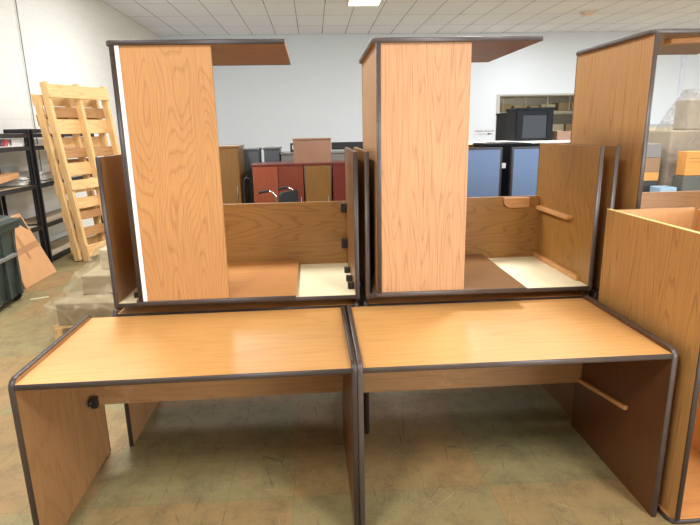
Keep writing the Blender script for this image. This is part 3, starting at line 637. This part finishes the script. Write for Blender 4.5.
# ------------------------------------------------------------------ racks in the hall behind the opening
def rack(x0, x1, y, label):
    t = thing('pallet_rack', label, 'rack', (x0, y, 0), group='green pallet racks behind the wall opening')
    W_ = x1-x0
    for x in (0, W_-.1):
        for yy in (0, .9):
            b = MB(); b.box((x, yy, 0), (x+.1, yy+.08, 3.6)); b.build('upright', GREENR, t)
        b = MB()
        for k in range(6): b.tube([(x+.05, .04, .3+k*.55), (x+.05, .94, .6+k*.55)], .015, 6)
        b.build('brace', GREENR, t)
    for z in (.5, 1.25, 1.95, 2.5):
        for yy in (-.02, .9):
            b = MB(); b.box((.1, yy, z), (W_-.1, yy+.05, z+.09)); b.build('beam', BEIGE, t)
        b = MB(); b.box((.1, 0.03, z+.09), (W_-.1, .9, z+.11)); b.build('deck', plain('deck_board', (150, 138, 112), .8), t)
    b = MB()
    for k in range(1, 5): b.box((W_*k/5, -.01, 2.06), (W_*k/5+.03, .01, 3.0))
    b.build('guard_bar', BEIGE, t)
rack(5.3, 8.9, 17.4, 'green upright pallet rack with beige beams seen through the opening')
rnd = random.Random(11); k = 0
rx = 6.9
desc = ['far left', 'left', 'middle', 'right', 'far right', 'end']
for z in (1.36, 2.06):
    x = 5.55 if z > 2 else 7.2
    i = 0
    while x < 8.6:
        w_ = rnd.uniform(.28, .5); h_ = rnd.uniform(.22, .5) if z < 2 else rnd.uniform(.15, .3)
        b = MB(); b.box((0, 0, 0), (w_, .5, h_))
        tag(b.build('carton', plain('rack_carton', rnd.choice([(196, 168, 122), (180, 152, 110), (206, 190, 156)]), .85), bevel=.008), 'carton on the %s shelf of the rack beyond the opening' % ('upper' if z > 2 else 'middle'), 'carton', 'cartons on the %s rack shelf' % ('upper' if z > 2 else 'middle'), (x, 17.5, z)); x += w_+rnd.uniform(.03, .12); i += 1

# ------------------------------------------------------------------ right edge: wrapped goods and boxes
cabinet('worktable', 'low table carrying the grey wrapped cartons at right', 'table', (3.85, 5.9, 0), 1.5, .9, .74, GREYC, GREYT)
t = thing('wrapped_load', 'tall load under grey stretch film at the right edge', 'load', (4.05, 6.15, .74))
b = MB()
rows = []
for z, s, tw in ((0, 1, 0), (.3, .94, .03), (.55, .86, .05), (.78, .70, .10), (1.0, .50, .12), (1.16, .34, .14), (1.24, .26, .14)):
    ww = .62*s; cx = .45; ring_ = []
    for k in range(16):
        a = 2*math.pi*k/16; c_, s_ = math.cos(a), math.sin(a); q = max(abs(c_), abs(s_))**.7
        ring_.append((cx+c_/q*ww*.62+tw+rnd.uniform(-.01, .01), .4+s_/q*ww*.6, z))
    rows.append(ring_)
for i in range(len(rows)-1):
    for k in range(16):
        j = (k+1) % 16; b.face([rows[i][k], rows[i][j], rows[i+1][j], rows[i+1][k]], [(0, 0), (1, 0), (1, 1), (0, 1)], 0, True)
b.face(rows[-1], [(0, 0)]*16)
b.build('grey_wrap', FILMG, t)
b = MB(); b.box((.18, .14, .0), (.74, .66, .76)); b.build('inner_goods', plain('taupe_goods', (160, 146, 126), .8), t, bevel=.02)
b = MB(); b.box((.44, .26, .76), (.70, .52, 1.12)); b.build('upper_goods', plain('taupe_goods_upper', (172, 160, 140), .8), t, bevel=.02)
t = thing('orange_carton', 'orange printed carton in front of the grey wrapped load', 'carton', (4.2, 5.92, 1.0))
b = MB(); b.box((0, 0, 0), (.6, .16, .27)); b.build('carton_body', plain('orange_card', (214, 150, 78), .8), t, bevel=.005)
b = MB(); b.box((.03, -.002, .19), (.5, 0, .2)); b.box((.03, -.002, .15), (.4, 0, .157)); b.build('printed_lines', CARDD, t)
b = MB(); b.box((0, 0, 0), (.62, .2, .255)); tag(b.build('grey_tote', plain('grey_tote', (92, 92, 86), .6), bevel=.015), 'dark grey tote under the orange carton', 'tote', None, (4.18, 5.905, .742))
t = thing('task_chair_arm', 'black curved armrest of a chair behind the wrapped load', 'chair', (5.24, 7.6, 0))
b = MB(); b.tube([(.12, 0, 1.06), (.04, 0, 1.07), (.0, 0, 1.14), (-.01, 0, 1.22), (.03, 0, 1.28), (.12, 0, 1.30)], .016, 8); b.build('armrest', BLACKM, t)
b = MB(); b.box((.1, -.03, 0), (.14, .03, 1.32)); b.build('support', BLACKM, t)
t = thing('metal_stand', 'thin grey metal stand above the wrapped load at right edge', 'stand', (5.13, 7.2, 0))
b = MB(); b.tube([(0, 0, 0), (0, 0, 1.86)], .02, 8); b.build('pole', GREYT, t); b = MB(); b.tube([(0, 0, 1.82), (.5, 0, 1.83)], .012, 8); b.build('crossbar', BLACKM, t)
for z, h_, m, lab in ((.74, .16, LIGHTBLUE, 'pale blue box lowest of the pile'), ):
    b = MB(); b.box((0, 0, 0), (.2, .2, .13)); tag(b.build('storage_box', m, bevel=.008), 'pale blue box at the foot of the small carton pile', 'box', None, (3.94, 5.93, .742))
zz = .742
for m, h_, lab in ((plain('dark_box', (60, 58, 58), .6), .18, 'dark box lowest in the pile by tan desk'), (plain('amber_box', (206, 150, 80), .7), .10, 'amber carton in the middle of the pile by tan desk'), (plain('brown_box', (150, 118, 90), .7), .17, 'brown carton in the pile above the amber one'), (plain('grey_box', (130, 128, 124), .6), .16, 'grey box topmost in the pile by tan desk')):
    b = MB(); b.box((0, 0, 0), (.22, .3, h_)); tag(b.build('storage_box', m, bevel=.006), lab, 'box', None, (3.86, 6.2, zz)); zz += h_+.001
